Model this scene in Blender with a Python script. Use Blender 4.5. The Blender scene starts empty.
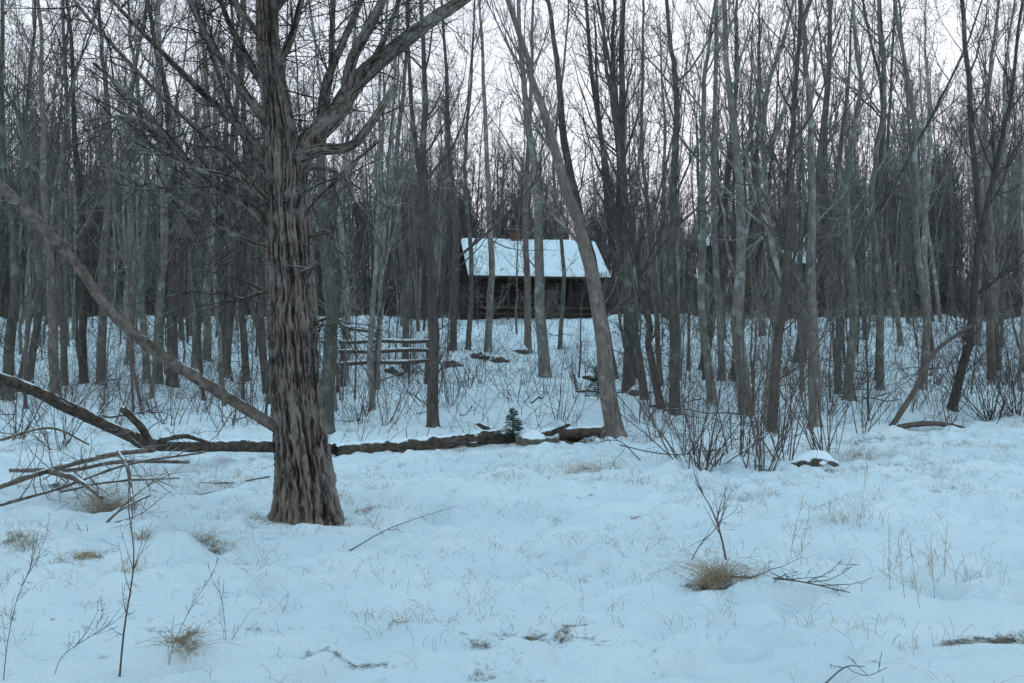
import bpy, math, random, time
from bisect import bisect_right
import numpy as np
from mathutils import Vector
_t0 = time.time()
scene = bpy.context.scene
random.seed(7)
COL = scene.collection

# ------------------------------------------------------------ noise
def _h(ix, iy, iz, s):
    n = (ix.astype(np.int64)*374761393 + iy.astype(np.int64)*668265263 + iz.astype(np.int64)*2147483647 + s*1274126177) & 0xffffffff
    n = ((n ^ (n >> 13)) * 1274126177) & 0xffffffff
    n = ((n ^ (n >> 16)) * 2246822519) & 0xffffffff
    return ((n ^ (n >> 15)) & 0xffffff) / float(0xffffff)

def vn(x, y, z=None, s=0):
    x = np.asarray(x, float); y = np.asarray(y, float)
    x0 = np.floor(x); y0 = np.floor(y)
    fx, fy = x-x0, y-y0
    fx = fx*fx*(3-2*fx); fy = fy*fy*(3-2*fy)
    if z is None:
        zz = [(np.zeros_like(x0), 1.0)]
    else:
        z = np.asarray(z, float) + 0*x
        z0 = np.floor(z); fz = z-z0; fz = fz*fz*(3-2*fz)
        zz = [(z0, 1-fz), (z0+1, fz)]
    r = 0
    for zi, wz in zz:
        for dy in (0, 1):
            wy = fy if dy else 1-fy
            for dx in (0, 1):
                wx = fx if dx else 1-fx
                r = r + wx*wy*wz*_h(x0+dx, y0+dy, zi, s)
    return r

def fbm(x, y, s=0, o=4, z=None):
    a, t, n = 1.0, 0, 0
    f = 1.0
    for i in range(o):
        n = n + a*vn(x*f, y*f, None if z is None else np.asarray(z)*f, s+i*17); t += a
        a *= 0.5; f *= 2.03
    return n/t

# ------------------------------------------------------------ terrain
_ty = np.arange(-260, 620, 1.0)
_tz = np.interp(_ty, [-260, -20, 20, 23, 27, 33, 40, 50, 58, 66, 80, 110, 150, 220, 400, 620],
                     [-1.5, 0, 0, .15, .6, 1.0, 1.6, 2.6, 3.6, 4.3, 4.9, 5.3, 9, 20, 34, 36])
_k = np.hanning(5); _k /= _k.sum()
_tz = np.convolve(np.pad(_tz, 2, mode='edge'), _k, mode='valid')

BARE = []      # (x, y, rx, ry, strength)
def base_h(x, y):
    x = np.asarray(x, float); y = np.asarray(y, float)
    z = np.interp(y, _ty, _tz)
    far = np.clip((y-20)/18, 0, 1)
    z = z + (fbm(x/9+3, y/9, 5, 3)-.5)*(0.22+1.3*far)
    z = z + (fbm(x/2.2, y/2.2, 9, 3)-.5)*(0.26+.6*far)
    return z

class Grid:
    def __init__(s, gx, gy, Z): s.gx, s.gy, s.Z = list(gx), list(gy), Z
    def __call__(s, x, y):
        i = min(max(bisect_right(s.gx, x)-1, 0), len(s.gx)-2); j = min(max(bisect_right(s.gy, y)-1, 0), len(s.gy)-2)
        fx = (x-s.gx[i])/(s.gx[i+1]-s.gx[i]); fy = (y-s.gy[j])/(s.gy[j+1]-s.gy[j])
        Z = s.Z
        return float((Z[j, i]*(1-fx)+Z[j, i+1]*fx)*(1-fy)+(Z[j+1, i]*(1-fx)+Z[j+1, i+1]*fx)*fy)
_cx = np.arange(-160, 160.1, .5); _cy = np.arange(-2, 215, .4)
_A, _B = np.meshgrid(_cx, _cy)
HG = Grid(_cx, _cy, base_h(_A, _B))
def hz(x, y): return HG(x, y)

# ------------------------------------------------------------ camera
F = 995.0
CAMZ = hz(0, 0) + 1.7
PITCH = math.atan(18.5/F)
cam_d = bpy.data.cameras.new("camera")
cam = bpy.data.objects.new("camera", cam_d); COL.objects.link(cam)
cam_d.sensor_width = 36; cam_d.lens = 36*F/1024
cam_d.clip_end = 2000; cam_d.clip_start = 0.05
cam.location = (0, 0, CAMZ)
cam.rotation_euler = (math.pi/2+PITCH, 0, 0)
scene.camera = cam

def W(u, v, d):
    a, b = (u-512)/F, (341.5-v)/F
    y = math.cos(PITCH) - b*math.sin(PITCH)
    z = math.sin(PITCH) + b*math.cos(PITCH)
    k = d/y
    return Vector((a*k, d, CAMZ+z*k))

def GD(u, v, dmin=3.0):
    d = dmin
    while d < 120:
        p = W(u, v, d)
        if hz(p.x, p.y) >= p.z: return d
        d += 0.1 if d < 25 else 0.3
    return 100.0

def GP(u, v):
    d = GD(u, v); p = W(u, v, d)
    return Vector((p.x, p.y, hz(p.x, p.y)))

# ------------------------------------------------------------ mesh helpers
def np_mesh(name, V, Fq, mat, smooth=True, attr=None):
    me = bpy.data.meshes.new(name)
    V = np.asarray(V, np.float32); Fq = np.asarray(Fq, np.int32)
    me.vertices.add(len(V)); me.vertices.foreach_set("co", V.ravel())
    k = Fq.shape[1]
    me.loops.add(Fq.size); me.loops.foreach_set("vertex_index", Fq.ravel())
    me.polygons.add(len(Fq)); me.polygons.foreach_set("loop_start", np.arange(0, Fq.size, k, dtype=np.int32))
    me.polygons.foreach_set("use_smooth", np.full(len(Fq), smooth, dtype=bool))
    me.update(calc_edges=True)
    if attr:
        for an, av in attr.items():
            A = me.attributes.new(an, 'FLOAT', 'POINT'); A.data.foreach_set("value", np.asarray(av, np.float32))
    if mat: me.materials.append(mat)
    return me

def obj(name, me, parent=None, loc=None, rot=None, scale=None):
    o = bpy.data.objects.new(name, me); COL.objects.link(o)
    if parent: o.parent = parent
    if loc is not None: o.location = loc
    if rot is not None: o.rotation_euler = rot
    if scale is not None: o.scale = scale
    return o

class Tubes:
    def __init__(s):
        s.g = {}; s.raw = []
    def add(s, pts, rad, sides=3):
        s.g.setdefault((len(pts), sides), []).append((pts, rad))
    def mesh(s, name, mat):
        Vs, Fs, As, off = [], [], [], 0
        for (n, k), L in s.g.items():
            P = np.array([c[0] for c in L], float)
            R = np.array([c[1] for c in L], float)
            T = np.gradient(P, axis=1)
            T /= np.linalg.norm(T, axis=2, keepdims=True)+1e-9
            D = P[:, -1]-P[:, 0]; D /= np.linalg.norm(D, axis=1, keepdims=True)+1e-9
            a = np.where(np.abs(D[:, 2:3]) > .8, np.array([[1., 0, 0]]), np.array([[0, 0, 1.]]))[:, None, :]
            U = np.cross(T, np.broadcast_to(a, T.shape)); U /= np.linalg.norm(U, axis=2, keepdims=True)+1e-9
            Vv = np.cross(T, U)
            th = np.arange(k)*2*math.pi/k
            ring = P[:, :, None, :] + R[:, :, None, None]*(np.cos(th)[None, None, :, None]*U[:, :, None, :]+np.sin(th)[None, None, :, None]*Vv[:, :, None, :])
            M = len(L)
            Vs.append(ring.reshape(-1, 3)); As.append(np.full(M*n*k, .5))
            m, i, j = np.meshgrid(np.arange(M), np.arange(n-1), np.arange(k), indexing='ij')
            b = off+m*n*k+i*k
            j2 = (j+1) % k
            Fs.append(np.stack([b+j, b+j2, b+k+j2, b+k+j], -1).reshape(-1, 4))
            off += M*n*k
        for V, Fq, A in s.raw:
            Vs.append(V); Fs.append(Fq+off); As.append(A); off += len(V)
        at = {"ridge": np.concatenate(As)} if s.raw else None
        return np_mesh(name, np.concatenate(Vs), np.concatenate(Fs), mat, attr=at)

def catmull(P, n):
    P = [np.array(tuple(p), float) for p in P]
    P = [2*P[0]-P[1]]+P+[2*P[-1]-P[-2]]
    m = len(P)-3
    out = []
    for i in range(n):
        t = i/(n-1)*m; k = min(int(t), m-1); f = t-k
        a, b, c, d = P[k:k+4]
        out.append(.5*((2*b)+(-a+c)*f+(2*a-5*b+4*c-d)*f*f+(-a+3*b-3*c+d)*f**3))
    return np.array(out)

def ridged(T, pts, rads, rings, sides, amp, seed, k=3.2, zf=1.1, flare=0, cap=True):
    """bark tube with deep vertical furrows"""
    q = [np.array(tuple(p)+(r,)) for p, r in zip(pts, rads)]
    C = catmull(q, rings); P = C[:, :3]; R = np.abs(C[:, 3])
    Tn = np.gradient(P, axis=0); Tn /= np.linalg.norm(Tn, axis=1, keepdims=True)
    D = P[-1]-P[0]; a = np.array([1., 0, 0]) if abs(D[2])/np.linalg.norm(D) > .75 else np.array([0, 0, 1.])
    U = np.cross(Tn, a); U /= np.linalg.norm(U, axis=1, keepdims=True); Vv = np.cross(Tn, U)
    s = np.concatenate([[0], np.cumsum(np.linalg.norm(np.diff(P, axis=0), axis=1))])
    th = np.arange(sides)*2*math.pi/sides
    S, TH = np.meshgrid(s, th, indexing='ij')
    tw = TH+0.12*np.sin(S*1.3+seed)+.3*(vn(np.cos(TH)+5, np.sin(TH)+5, S*1.5, seed+40)-.5)+.1*vn(np.cos(TH)*6, np.sin(TH)*6, S*9, seed+41)
    x, y = np.cos(tw)*k, np.sin(tw)*k
    n1 = 1-np.abs(2*vn(x+9, y+9, S*zf, seed)-1)
    n2 = 1-np.abs(2*vn(x*2.0+9, y*2.0+9, S*zf*4.0, seed+5)-1)
    n3 = vn(x*3.5+9, y*3.5, S*zf*16, seed+8)
    lump = vn(np.cos(TH)*1.1+5, np.sin(TH)*1.1+5, S*1.2, seed+11)-.5
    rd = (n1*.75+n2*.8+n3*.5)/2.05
    disp = amp*(rd-.62)*2.2
    RR = R[:, None]*(1+disp+lump*.24)
    if flare:
        fl = np.exp(-S/0.2)
        RR = RR*(1+fl*flare*(0.25+.75*np.abs(np.sin(TH*2.5+.6))))
    if cap:
        RR[-1] *= .02
    ring = P[:, None, :]+RR[..., None]*(np.cos(TH)[..., None]*U[:, None, :]+np.sin(TH)[..., None]*Vv[:, None, :])
    i, j = np.meshgrid(np.arange(rings-1), np.arange(sides), indexing='ij')
    j2 = (j+1) % sides
    Fq = np.stack([i*sides+j, i*sides+j2, (i+1)*sides+j2, (i+1)*sides+j], -1).reshape(-1, 4)
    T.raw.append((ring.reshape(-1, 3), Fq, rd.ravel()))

def box(bm_v, bm_f, c, s):
    x, y, z = c; a, b, h = s[0]/2, s[1]/2, s[2]/2
    o = len(bm_v)
    for dz in (-h, h):
        for dx, dy in ((-a, -b), (a, -b), (a, b), (-a, b)):
            bm_v.append((x+dx, y+dy, z+dz))
    for f in ((3, 2, 1, 0), (4, 5, 6, 7), (0, 1, 5, 4), (1, 2, 6, 5), (2, 3, 7, 6), (3, 0, 4, 7)):
        bm_f.append([o+k for k in f])

def boxes(name, lst, mat, parent=None, **kw):
    v, f = [], []
    for c, s in lst: box(v, f, c, s)
    return obj(name, np_mesh(name, v, f, mat, smooth=False), parent, **kw)

# ------------------------------------------------------------ materials
def new_mat(name, rough=.9):
    m = bpy.data.materials.new(name); m.use_nodes = True
    nt = m.node_tree; b = nt.nodes["Principled BSDF"]
    b.inputs["Roughness"].default_value = rough
    b.inputs["Specular IOR Level"].default_value = .2
    return m, nt, b

def N(nt, t): return nt.nodes.new(t)

def ramp(nt, src, stops):
    r = nt.nodes.new("ShaderNodeValToRGB")
    e = r.color_ramp.elements
    while len(e) < len(stops): e.new(.5)
    for k, (p, c) in enumerate(stops):
        e[k].position = p; e[k].color = (*c, 1) if len(c) == 3 else c
    nt.links.new(src, r.inputs[0]); return r

def mixc(nt, fac, a, b, mode='MIX'):
    m = nt.nodes.new("ShaderNodeMix"); m.data_type = 'RGBA'; m.blend_type = mode
    for s, val in ((m.inputs[0], fac), (m.inputs[6], a), (m.inputs[7], b)):
        if hasattr(val, "is_output"): nt.links.new(val, s)
        elif isinstance(val, (int, float)): s.default_value = val
        else: s.default_value = (*val, 1)
    return m.outputs[2]

def math_n(nt, op, a, b=0.0, clamp=False):
    m = nt.nodes.new("ShaderNodeMath"); m.operation = op; m.use_clamp = clamp
    for s, val in ((m.inputs[0], a), (m.inputs[1], b)):
        if hasattr(val, "is_output"): nt.links.new(val, s)
        else: s.default_value = val
    return m.outputs[0]

def bark_mat(name, dark, light, lichen=None, snow=None, zscale=.25, scale=14, bump=.5, bdist=.02, lich_t=.6, ridge=False, var=.75):
    m, nt, b = new_mat(name)
    tc = N(nt, "ShaderNodeTexCoord")
    mp = N(nt, "ShaderNodeMapping"); mp.inputs["Scale"].default_value = (1, 1, zscale)
    nt.links.new(tc.outputs["Object"], mp.inputs[0])
    n1 = N(nt, "ShaderNodeTexNoise"); n1.inputs["Scale"].default_value = scale; n1.inputs["Detail"].default_value = 4; n1.inputs["Roughness"].default_value = .65
    nt.links.new(mp.outputs[0], n1.inputs["Vector"])
    src = n1.outputs[0]
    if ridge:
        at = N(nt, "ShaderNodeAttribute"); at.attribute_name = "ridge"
        r2 = math_n(nt, 'MULTIPLY', math_n(nt, 'SUBTRACT', at.outputs["Fac"], .5), 1.2)  # furrows darkened by ridge height: crevice bark tone plus shade put into the colour
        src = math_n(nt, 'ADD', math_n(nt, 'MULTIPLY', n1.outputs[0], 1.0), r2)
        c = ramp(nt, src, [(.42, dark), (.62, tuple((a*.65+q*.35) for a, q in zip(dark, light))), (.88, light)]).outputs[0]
    else:
        c = ramp(nt, src, [(.32, dark), (.68, light)]).outputs[0]
    if lichen:
        n2 = N(nt, "ShaderNodeTexNoise"); n2.inputs["Scale"].default_value = 2.4; n2.inputs["Detail"].default_value = 6; n2.inputs["Roughness"].default_value = .65
        nt.links.new(tc.outputs["Object"], n2.inputs["Vector"])
        f = ramp(nt, n2.outputs[0], [(lich_t-.04, (0, 0, 0)), (lich_t+.08, (1, 1, 1))]).outputs[0]
        f2 = math_n(nt, 'MULTIPLY', f, .6)
        c = mixc(nt, f2, c, lichen)
    oi = N(nt, "ShaderNodeObjectInfo")
    br = math_n(nt, 'MULTIPLY_ADD', oi.outputs["Random"], var)
    br.node.inputs[2].default_value = 1-var*.5
    c = mixc(nt, 1.0, c, br, 'MULTIPLY')
    if snow is not None:
        g = N(nt, "ShaderNodeNewGeometry"); sx = N(nt, "ShaderNodeSeparateXYZ")
        nt.links.new(g.outputs["Normal"], sx.inputs[0])
        n3 = N(nt, "ShaderNodeTexNoise"); n3.inputs["Scale"].default_value = 5; n3.inputs["Detail"].default_value = 4
        nt.links.new(tc.outputs["Object"], n3.inputs["Vector"])
        a = math_n(nt, 'ADD', sx.outputs[2], n3.outputs[0])
        f = math_n(nt, 'MULTIPLY', math_n(nt, 'SUBTRACT', a, snow), 8, True)
        c = mixc(nt, f, c, (.74, .8, .85))
    nt.links.new(c, b.inputs["Base Color"])
    if bump:
        bp = N(nt, "ShaderNodeBump"); bp.inputs["Strength"].default_value = bump; bp.inputs["Distance"].default_value = bdist
        nt.links.new(n1.outputs[0], bp.inputs["Height"]); nt.links.new(bp.outputs[0], b.inputs["Normal"])
    return m

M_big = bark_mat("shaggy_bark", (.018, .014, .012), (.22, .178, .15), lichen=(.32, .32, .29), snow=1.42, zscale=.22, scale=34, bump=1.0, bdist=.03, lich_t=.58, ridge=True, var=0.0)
M_grey = bark_mat("grey_bark", (.085, .08, .072), (.21, .197, .175), lichen=(.38, .39, .36), bump=0, lich_t=.57, var=1.0)
M_green = bark_mat("grey_green_bark", (.075, .075, .062), (.175, .174, .148), lichen=(.32, .34, .29), lich_t=.56, bump=0, var=1.0)
M_brown = bark_mat("brown_bark", (.065, .054, .047), (.16, .137, .12), lichen=(.28, .275, .25), bump=0, lich_t=.6, var=1.0)
M_log = bark_mat("snowy_log_bark", (.03, .023, .018), (.12, .096, .075), snow=1.18, zscale=1, scale=10, var=.1)
M_branch = bark_mat("dead_branch_bark", (.055, .042, .034), (.22, .18, .15), snow=1.34, zscale=1, scale=12, var=.2)
M_twig = bark_mat("shrub_stem_bark", (.055, .042, .036), (.14, .108, .092), bump=0, var=.6)
M_far = bark_mat("distant_bark", (.09, .083, .082), (.165, .153, .15), bump=0)
M_rock = bark_mat("snow_capped_rock", (.05, .045, .04), (.16, .145, .125), snow=.85, zscale=1, scale=8)

def snow_mat(name="snow", ground=False):
    m, nt, b = new_mat(name, .75)
    tc = N(nt, "ShaderNodeTexCoord")
    n1 = N(nt, "ShaderNodeTexNoise"); n1.inputs["Scale"].default_value = .5; n1.inputs["Detail"].default_value = 6
    nt.links.new(tc.outputs["Object"], n1.inputs["Vector"])
    c = ramp(nt, n1.outputs[0], [(.3, (.68, .77, .82)), (.7, (.82, .87, .89))]).outputs[0]
    nb = N(nt, "ShaderNodeTexNoise"); nb.inputs["Scale"].default_value = 13; nb.inputs["Detail"].default_value = 8; nb.inputs["Roughness"].default_value = .65
    nt.links.new(tc.outputs["Object"], nb.inputs["Vector"])
    bp = N(nt, "ShaderNodeBump"); bp.inputs["Strength"].default_value = 1.0; bp.inputs["Distance"].default_value = .06
    nt.links.new(nb.outputs[0], bp.inputs["Height"]); nt.links.new(bp.outputs[0], b.inputs["Normal"])
    if ground:
        at = N(nt, "ShaderNodeAttribute"); at.attribute_name = "bare"
        nn = N(nt, "ShaderNodeTexNoise"); nn.inputs["Scale"].default_value = 7; nn.inputs["Detail"].default_value = 8; nn.inputs["Roughness"].default_value = .78
        nt.links.new(tc.outputs["Object"], nn.inputs["Vector"])
        s = math_n(nt, 'ADD', at.outputs["Fac"], math_n(nt, 'MULTIPLY', math_n(nt, 'SUBTRACT', nn.outputs[0], .5), 2.8))
        f = math_n(nt, 'MULTIPLY', math_n(nt, 'SUBTRACT', s, .5), 2.6, True)
        ng = N(nt, "ShaderNodeTexNoise"); ng.inputs["Scale"].default_value = 30; ng.inputs["Detail"].default_value = 6
        nt.links.new(tc.outputs["Object"], ng.inputs["Vector"])
        lit = ramp(nt, ng.outputs[0], [(.3, (.04, .034, .026)), (.5, (.12, .1, .075)), (.7, (.28, .23, .17))]).outputs[0]
        c = mixc(nt, f, c, lit)
        b.inputs["Roughness"].default_value = .7
    nt.links.new(c, b.inputs["Base Color"])
    return m
M_snow = snow_mat()
M_ground = snow_mat("snowy_ground", True)

def simple(name, c1, c2, scale=8, stretch=(1, 1, 1), rough=.85):
    m, nt, b = new_mat(name, rough)
    tc = N(nt, "ShaderNodeTexCoord"); mp = N(nt, "ShaderNodeMapping"); mp.inputs["Scale"].default_value = stretch
    nt.links.new(tc.outputs["Object"], mp.inputs[0])
    n1 = N(nt, "ShaderNodeTexNoise"); n1.inputs["Scale"].default_value = scale; n1.inputs["Detail"].default_value = 5
    nt.links.new(mp.outputs[0], n1.inputs["Vector"])
    nt.links.new(ramp(nt, n1.outputs[0], [(.3, c1), (.7, c2)]).outputs[0], b.inputs["Base Color"])
    return m
M_logwall = simple("dark_log", (.022, .016, .013), (.06, .042, .034), 6, (.3, 1, 4))
M_trim = simple("weathered_wood", (.05, .042, .035), (.13, .11, .09), 8, (1, 1, .2))
M_glass = simple("dark_window_glass", (.01, .012, .015), (.02, .024, .03), 2, rough=.1)
M_stone = simple("foundation_stone", (.06, .058, .055), (.18, .17, .16), 5)
M_needle = simple("evergreen_needles", (.015, .03, .018), (.035, .06, .035), 9)
M_grass = simple("dead_grass_straw", (.24, .165, .1), (.46, .35, .23), 3)

mb, nt, b = new_mat("chimney_brick")
br = N(nt, "ShaderNodeTexBrick"); br.inputs["Scale"].default_value = 5
br.inputs["Color1"].default_value = (.12, .055, .042, 1); br.inputs["Color2"].default_value = (.08, .038, .03, 1); br.inputs["Mortar"].default_value = (.13, .12, .11, 1)
tc = N(nt, "ShaderNodeTexCoord"); nt.links.new(tc.outputs["Object"], br.inputs[0]); nt.links.new(br.outputs[0], b.inputs["Base Color"])
M_brick = mb

# ------------------------------------------------------------ ground
def add_bare(u, v, rx, ry, s):
    p = GP(u, v); BARE.append((p.x, p.y, rx, ry, s))
for a in [(525, 640, .42, .2, .85), (560, 634, .25, .1, .8), (500, 655, .22, .08, .8), (345, 664, .35, .05, .8), (1000, 642, .5, .1, .95), (850, 676, .2, .1, .7),
          (308, 524, .5, .3, 1.0), (12, 545, .18, .25, .9), (85, 560, .2, .12, .9), (210, 543, .2, .12, .8), (715, 588, .25, .12, 1.0),
          (185, 650, .12, .07, .8), (590, 470, .5, .5, .55), (345, 505, .25, .2, .7), (860, 458, .5, .5, .55), (700, 455, .9, .5, .55), (755, 497, .3, .15, .8),
          (520, 436, 1.8, .7, 1.2), (400, 446, 1.6, .5, .8), (395, 628, .15, .07, .6), (105, 510, .35, .3, 1.0), (270, 628, .25, .06, .7), (780, 470, .6, .3, .6), (500, 683, .25, .05, .7),
          (990, 490, .7, .12, .8), (960, 500, .5, .1, .7), (375, 512, .3, .1, .7), (200, 490, .3, .2, .9), (130, 572, .15, .1, .8), (450, 480, .4, .1, .6), (640, 520, .3, .08, .6),
          (60, 490, .4, .3, .8), (150, 480, .4, .3, .7), (820, 470, .5, .3, .7), (575, 500, .3, .1, .6), (870, 440, 1.2, .6, .6), (640, 440, 1., .5, .6)]:
    add_bare(*a)

def grow_axis(lo, hi, fine_lo, fine_hi, fs, g=1.06, mx=6.0):
    a = list(np.arange(fine_lo, fine_hi, fs))
    s, x = fs, a[-1]
    while x < hi:
        s = min(s*g, mx); x += s; a.append(x)
    s, x, L = fs, a[0], []
    while x > lo:
        s = min(s*g, mx); x -= s; L.append(x)
    return np.array(L[::-1]+a)
gx = grow_axis(-330, 330, -12, 12, .05, 1.045)
gy = grow_axis(-200, 560, 4.2, 21, .045, 1.025)
X, Y = np.meshgrid(gx, gy)
Z = base_h(X, Y)
near = np.clip((60-Y)/40, 0, 1)
bare = np.zeros_like(X)
for (bx, by, rx, ry, s) in BARE:
    m = (np.abs(X-bx) < rx*4) & (np.abs(Y-by) < ry*4)
    q = ((X[m]-bx)/rx)**2+((Y[m]-by)/ry)**2
    bare[m] = np.maximum(bare[m], s*np.exp(-q*.7))
n = fbm(X/1.3, Y/.8, 31, 4)
bare = np.maximum(bare, np.clip((n-.54)*2.0, 0, .3))
wood = np.clip((Y-22.5)/9, 0, 1)*np.clip((fbm(X/2.0, Y/2.0, 55, 4)-.4)*3, 0, .58)
bare = np.maximum(bare, wood)
bare = np.maximum(bare, np.clip((Y-64)/14, 0, 1.0))
relief = (fbm(X/.6, Y/.5, 71, 3)-.5)*.15 + np.clip(fbm(X/.34, Y/.28, 91, 2)-.58, 0, 1)*.38 - np.clip(.43-fbm(X/.45, Y/.32, 99, 2), 0, 1)*.42
Z = Z + near*relief
Z = Z - near*np.clip(bare-.3, 0, 1)*.06
nx, ny = len(gx), len(gy)
i, j = np.meshgrid(np.arange(ny-1), np.arange(nx-1), indexing='ij')
Fq = np.stack([i*nx+j, i*nx+j+1, (i+1)*nx+j+1, (i+1)*nx+j], -1).reshape(-1, 4)
obj("snowy_ground", np_mesh("snowy_ground", np.stack([X, Y, Z], -1).reshape(-1, 3), Fq, M_ground, attr={"bare": bare.ravel()}))
HG = Grid(gx, gy, Z)

# ------------------------------------------------------------ branches
def vrand(rng): return np.array([rng.gauss(0, 1), rng.gauss(0, 1), rng.gauss(0, 1)])
def nrm(v): return v/(math.sqrt(v[0]*v[0]+v[1]*v[1]+v[2]*v[2])+1e-9)

def grow(T, rng, p, d, L, r, lev, kids, up=.12, wander=.16, rmin=.004, sides=None, droop=0):
    n = (8, 6, 4, 3, 3)[lev]
    sd = (sides or (6, 4, 3, 3, 3))[lev]
    g = rng.gauss
    px_, py_, pz_ = float(p[0]), float(p[1]), float(p[2]); dx, dy, dz = float(d[0]), float(d[1]), float(d[2])
    pts, rad = [(px_, py_, pz_)], [r]; st = L/(n-1); dirs = [(dx, dy, dz)]
    for k in range(1, n):
        dx += g(0, wander); dy += g(0, wander); dz += g(0, wander)+up-droop*k/n
        q = 1/(math.sqrt(dx*dx+dy*dy+dz*dz)+1e-9); dx *= q; dy *= q; dz *= q
        px_ += dx*st; py_ += dy*st; pz_ += dz*st
        pts.append((px_, py_, pz_)); dirs.append((dx, dy, dz))
        rad.append(max(rmin, r*(1-.8*k/(n-1))))
    T.add(pts, rad, sd)
    if lev < len(kids) and kids[lev]:
        c = kids[lev]
        for _ in range(max(1, int(c*rng.uniform(.7, 1.3)))):
            t = rng.uniform(.12, .98)*(n-1); k = min(int(t), n-2); f = t-k
            a, b = pts[k], pts[k+1]
            q = (a[0]*(1-f)+b[0]*f, a[1]*(1-f)+b[1]*f, a[2]*(1-f)+b[2]*f)
            w = rng.uniform(.5, 1.1); e = dirs[k]
            x, y, z = e[0]*w+g(0, .6), e[1]*w+g(0, .6), e[2]*w+g(0, .6)
            m = 1/(math.sqrt(x*x+y*y+z*z)+1e-9)
            tt = t/(n-1)
            grow(T, rng, q, (x*m, y*m, z*m), L*rng.uniform(.28, .62)*(1-.35*tt), max(rmin, rad[k]*.6), lev+1, kids, up, wander, rmin, sides, droop)

def tree_mesh(name, seed, path, r0, r1, mat, nb=20, tb=.35, kids=(6, 4, 2), bl=.2, forks=(), rmin=.004, trunk_sides=9, ang=.75, up=.15, low=4, nn=22, rk=.009):
    rng = random.Random(seed); T = Tubes()
    P = catmull(path, nn)
    H = np.linalg.norm(P[-1]-P[0])
    a1, a2, a3 = rng.uniform(0, 6), rng.uniform(0, 6), rng.uniform(.002, .006)*H
    for k in range(1, nn): P[k] += np.array([math.sin(k*.55+a1)*a3+rng.gauss(0, .02), math.sin(k*.45+a2)*a3+rng.gauss(0, .02), 0])*min(1, k/4)
    R = [r0*(1-(k/(nn-1)))+r1*(k/(nn-1)) for k in range(nn)]
    b0 = P[0]; b1 = P[0]+(P[1]-P[0])*.12; b2 = P[0]+(P[1]-P[0])*.4
    pts = [P[0]-np.array([0, 0, .25]), b0, b1, b2]+list(P[1:]); rr = [r0*1.45, r0*1.3, r0*1.12, r0*1.03]+R[1:]
    T.add(pts, rr, trunk_sides)
    def side(P, R, t, scale=1.0, a=ang):
        n = len(P); x = t*(n-1); k = min(int(x), n-2); f = x-k
        q = P[k]*(1-f)+P[k+1]*f; td = nrm(P[k+1]-P[k])
        az = rng.uniform(0, 2*math.pi)
        d = nrm(td*rng.uniform(.6, 1.4)+np.array([math.cos(az), math.sin(az), 0])*a*rng.uniform(.7, 1.5))
        L = H*bl*scale*rng.uniform(.4, 1.3)*(1.15-.75*t)
        grow(T, rng, q, d, L, max(rmin, min(R[k]*.45, L*rk+.003)), 0, kids, up, .12, rmin)
    for _ in range(nb): side(P, R, tb+(1-tb)*rng.random()**.8*.98)
    for _ in range(low): side(P, R, rng.uniform(.08, tb), .35, 1.4)
    for (t, fr) in forks:
        k = int(t*(nn-1)); td = nrm(P[k+1]-P[k]); az = rng.uniform(0, 2*math.pi)
        d = nrm(td+np.array([math.cos(az), math.sin(az), 0])*rng.uniform(.2, .45))
        L = H*(1-t)*rng.uniform(.75, .95); m = 10
        Q = [P[k]]
        for _k in range(1, m):
            d = nrm(d+np.array([0, 0, .1])+vrand(rng)*.06); Q.append(Q[-1]+d*L/(m-1))
        RQ = [R[k]*fr*(1-.85*z/(m-1)) for z in range(m)]
        T.add(Q, RQ, 7)
        for _ in range(int(nb*.6)): side(Q, RQ, rng.uniform(.2, .98), .8)
    return T.mesh(name, mat)

rng = random.Random(11)
def rpath(H, lean, bow):
    az = rng.uniform(0, 6.28); az2 = rng.uniform(0, 6.28); pts = []
    for k in range(6):
        t = k/5
        pts.append((math.cos(az)*lean*H*t+math.cos(az2)*bow*H*math.sin(t*3.1), math.sin(az)*lean*H*t+math.sin(az2)*bow*H*math.sin(t*3.1), H*t))
    return pts
BIG, POLE, FAR = [], [], []
for k in range(9):
    H = rng.uniform(16, 22)
    fk = [(), ((.35, .7),), ((.15, .75),), ((.5, .65), (.3, .6))][k % 4]
    BIG.append(tree_mesh("bare_tree_mesh", 100+k, rpath(H, rng.uniform(0, .1), rng.uniform(0, .025)), rng.uniform(.09, .17), .02, [M_grey, M_green, M_brown][k % 3], nb=19, tb=.24, forks=fk, rmin=.0045))
for k in range(10):
    H = rng.uniform(7, 15)
    POLE.append(tree_mesh("young_tree_mesh", 200+k, rpath(H, rng.uniform(0, .16), rng.uniform(0, .03)), rng.uniform(.03, .065), .008, [M_grey, M_brown, M_green][k % 3], nb=15, tb=.2, kids=(5, 3, 1), bl=.2, low=5, rmin=.0035, trunk_sides=7))
for k in range(9):
    H = rng.uniform(14, 21)
    FAR.append(tree_mesh("distant_tree_mesh", 300+k, rpath(H, rng.uniform(0, .07), rng.uniform(0, .015)), rng.uniform(.08, .15), .03, M_far, nb=24, tb=.12, kids=(6, 5), bl=.24, forks=[(), ((.4, .7),)][k % 2], rmin=.011, trunk_sides=5, low=9, rk=.011))

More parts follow.
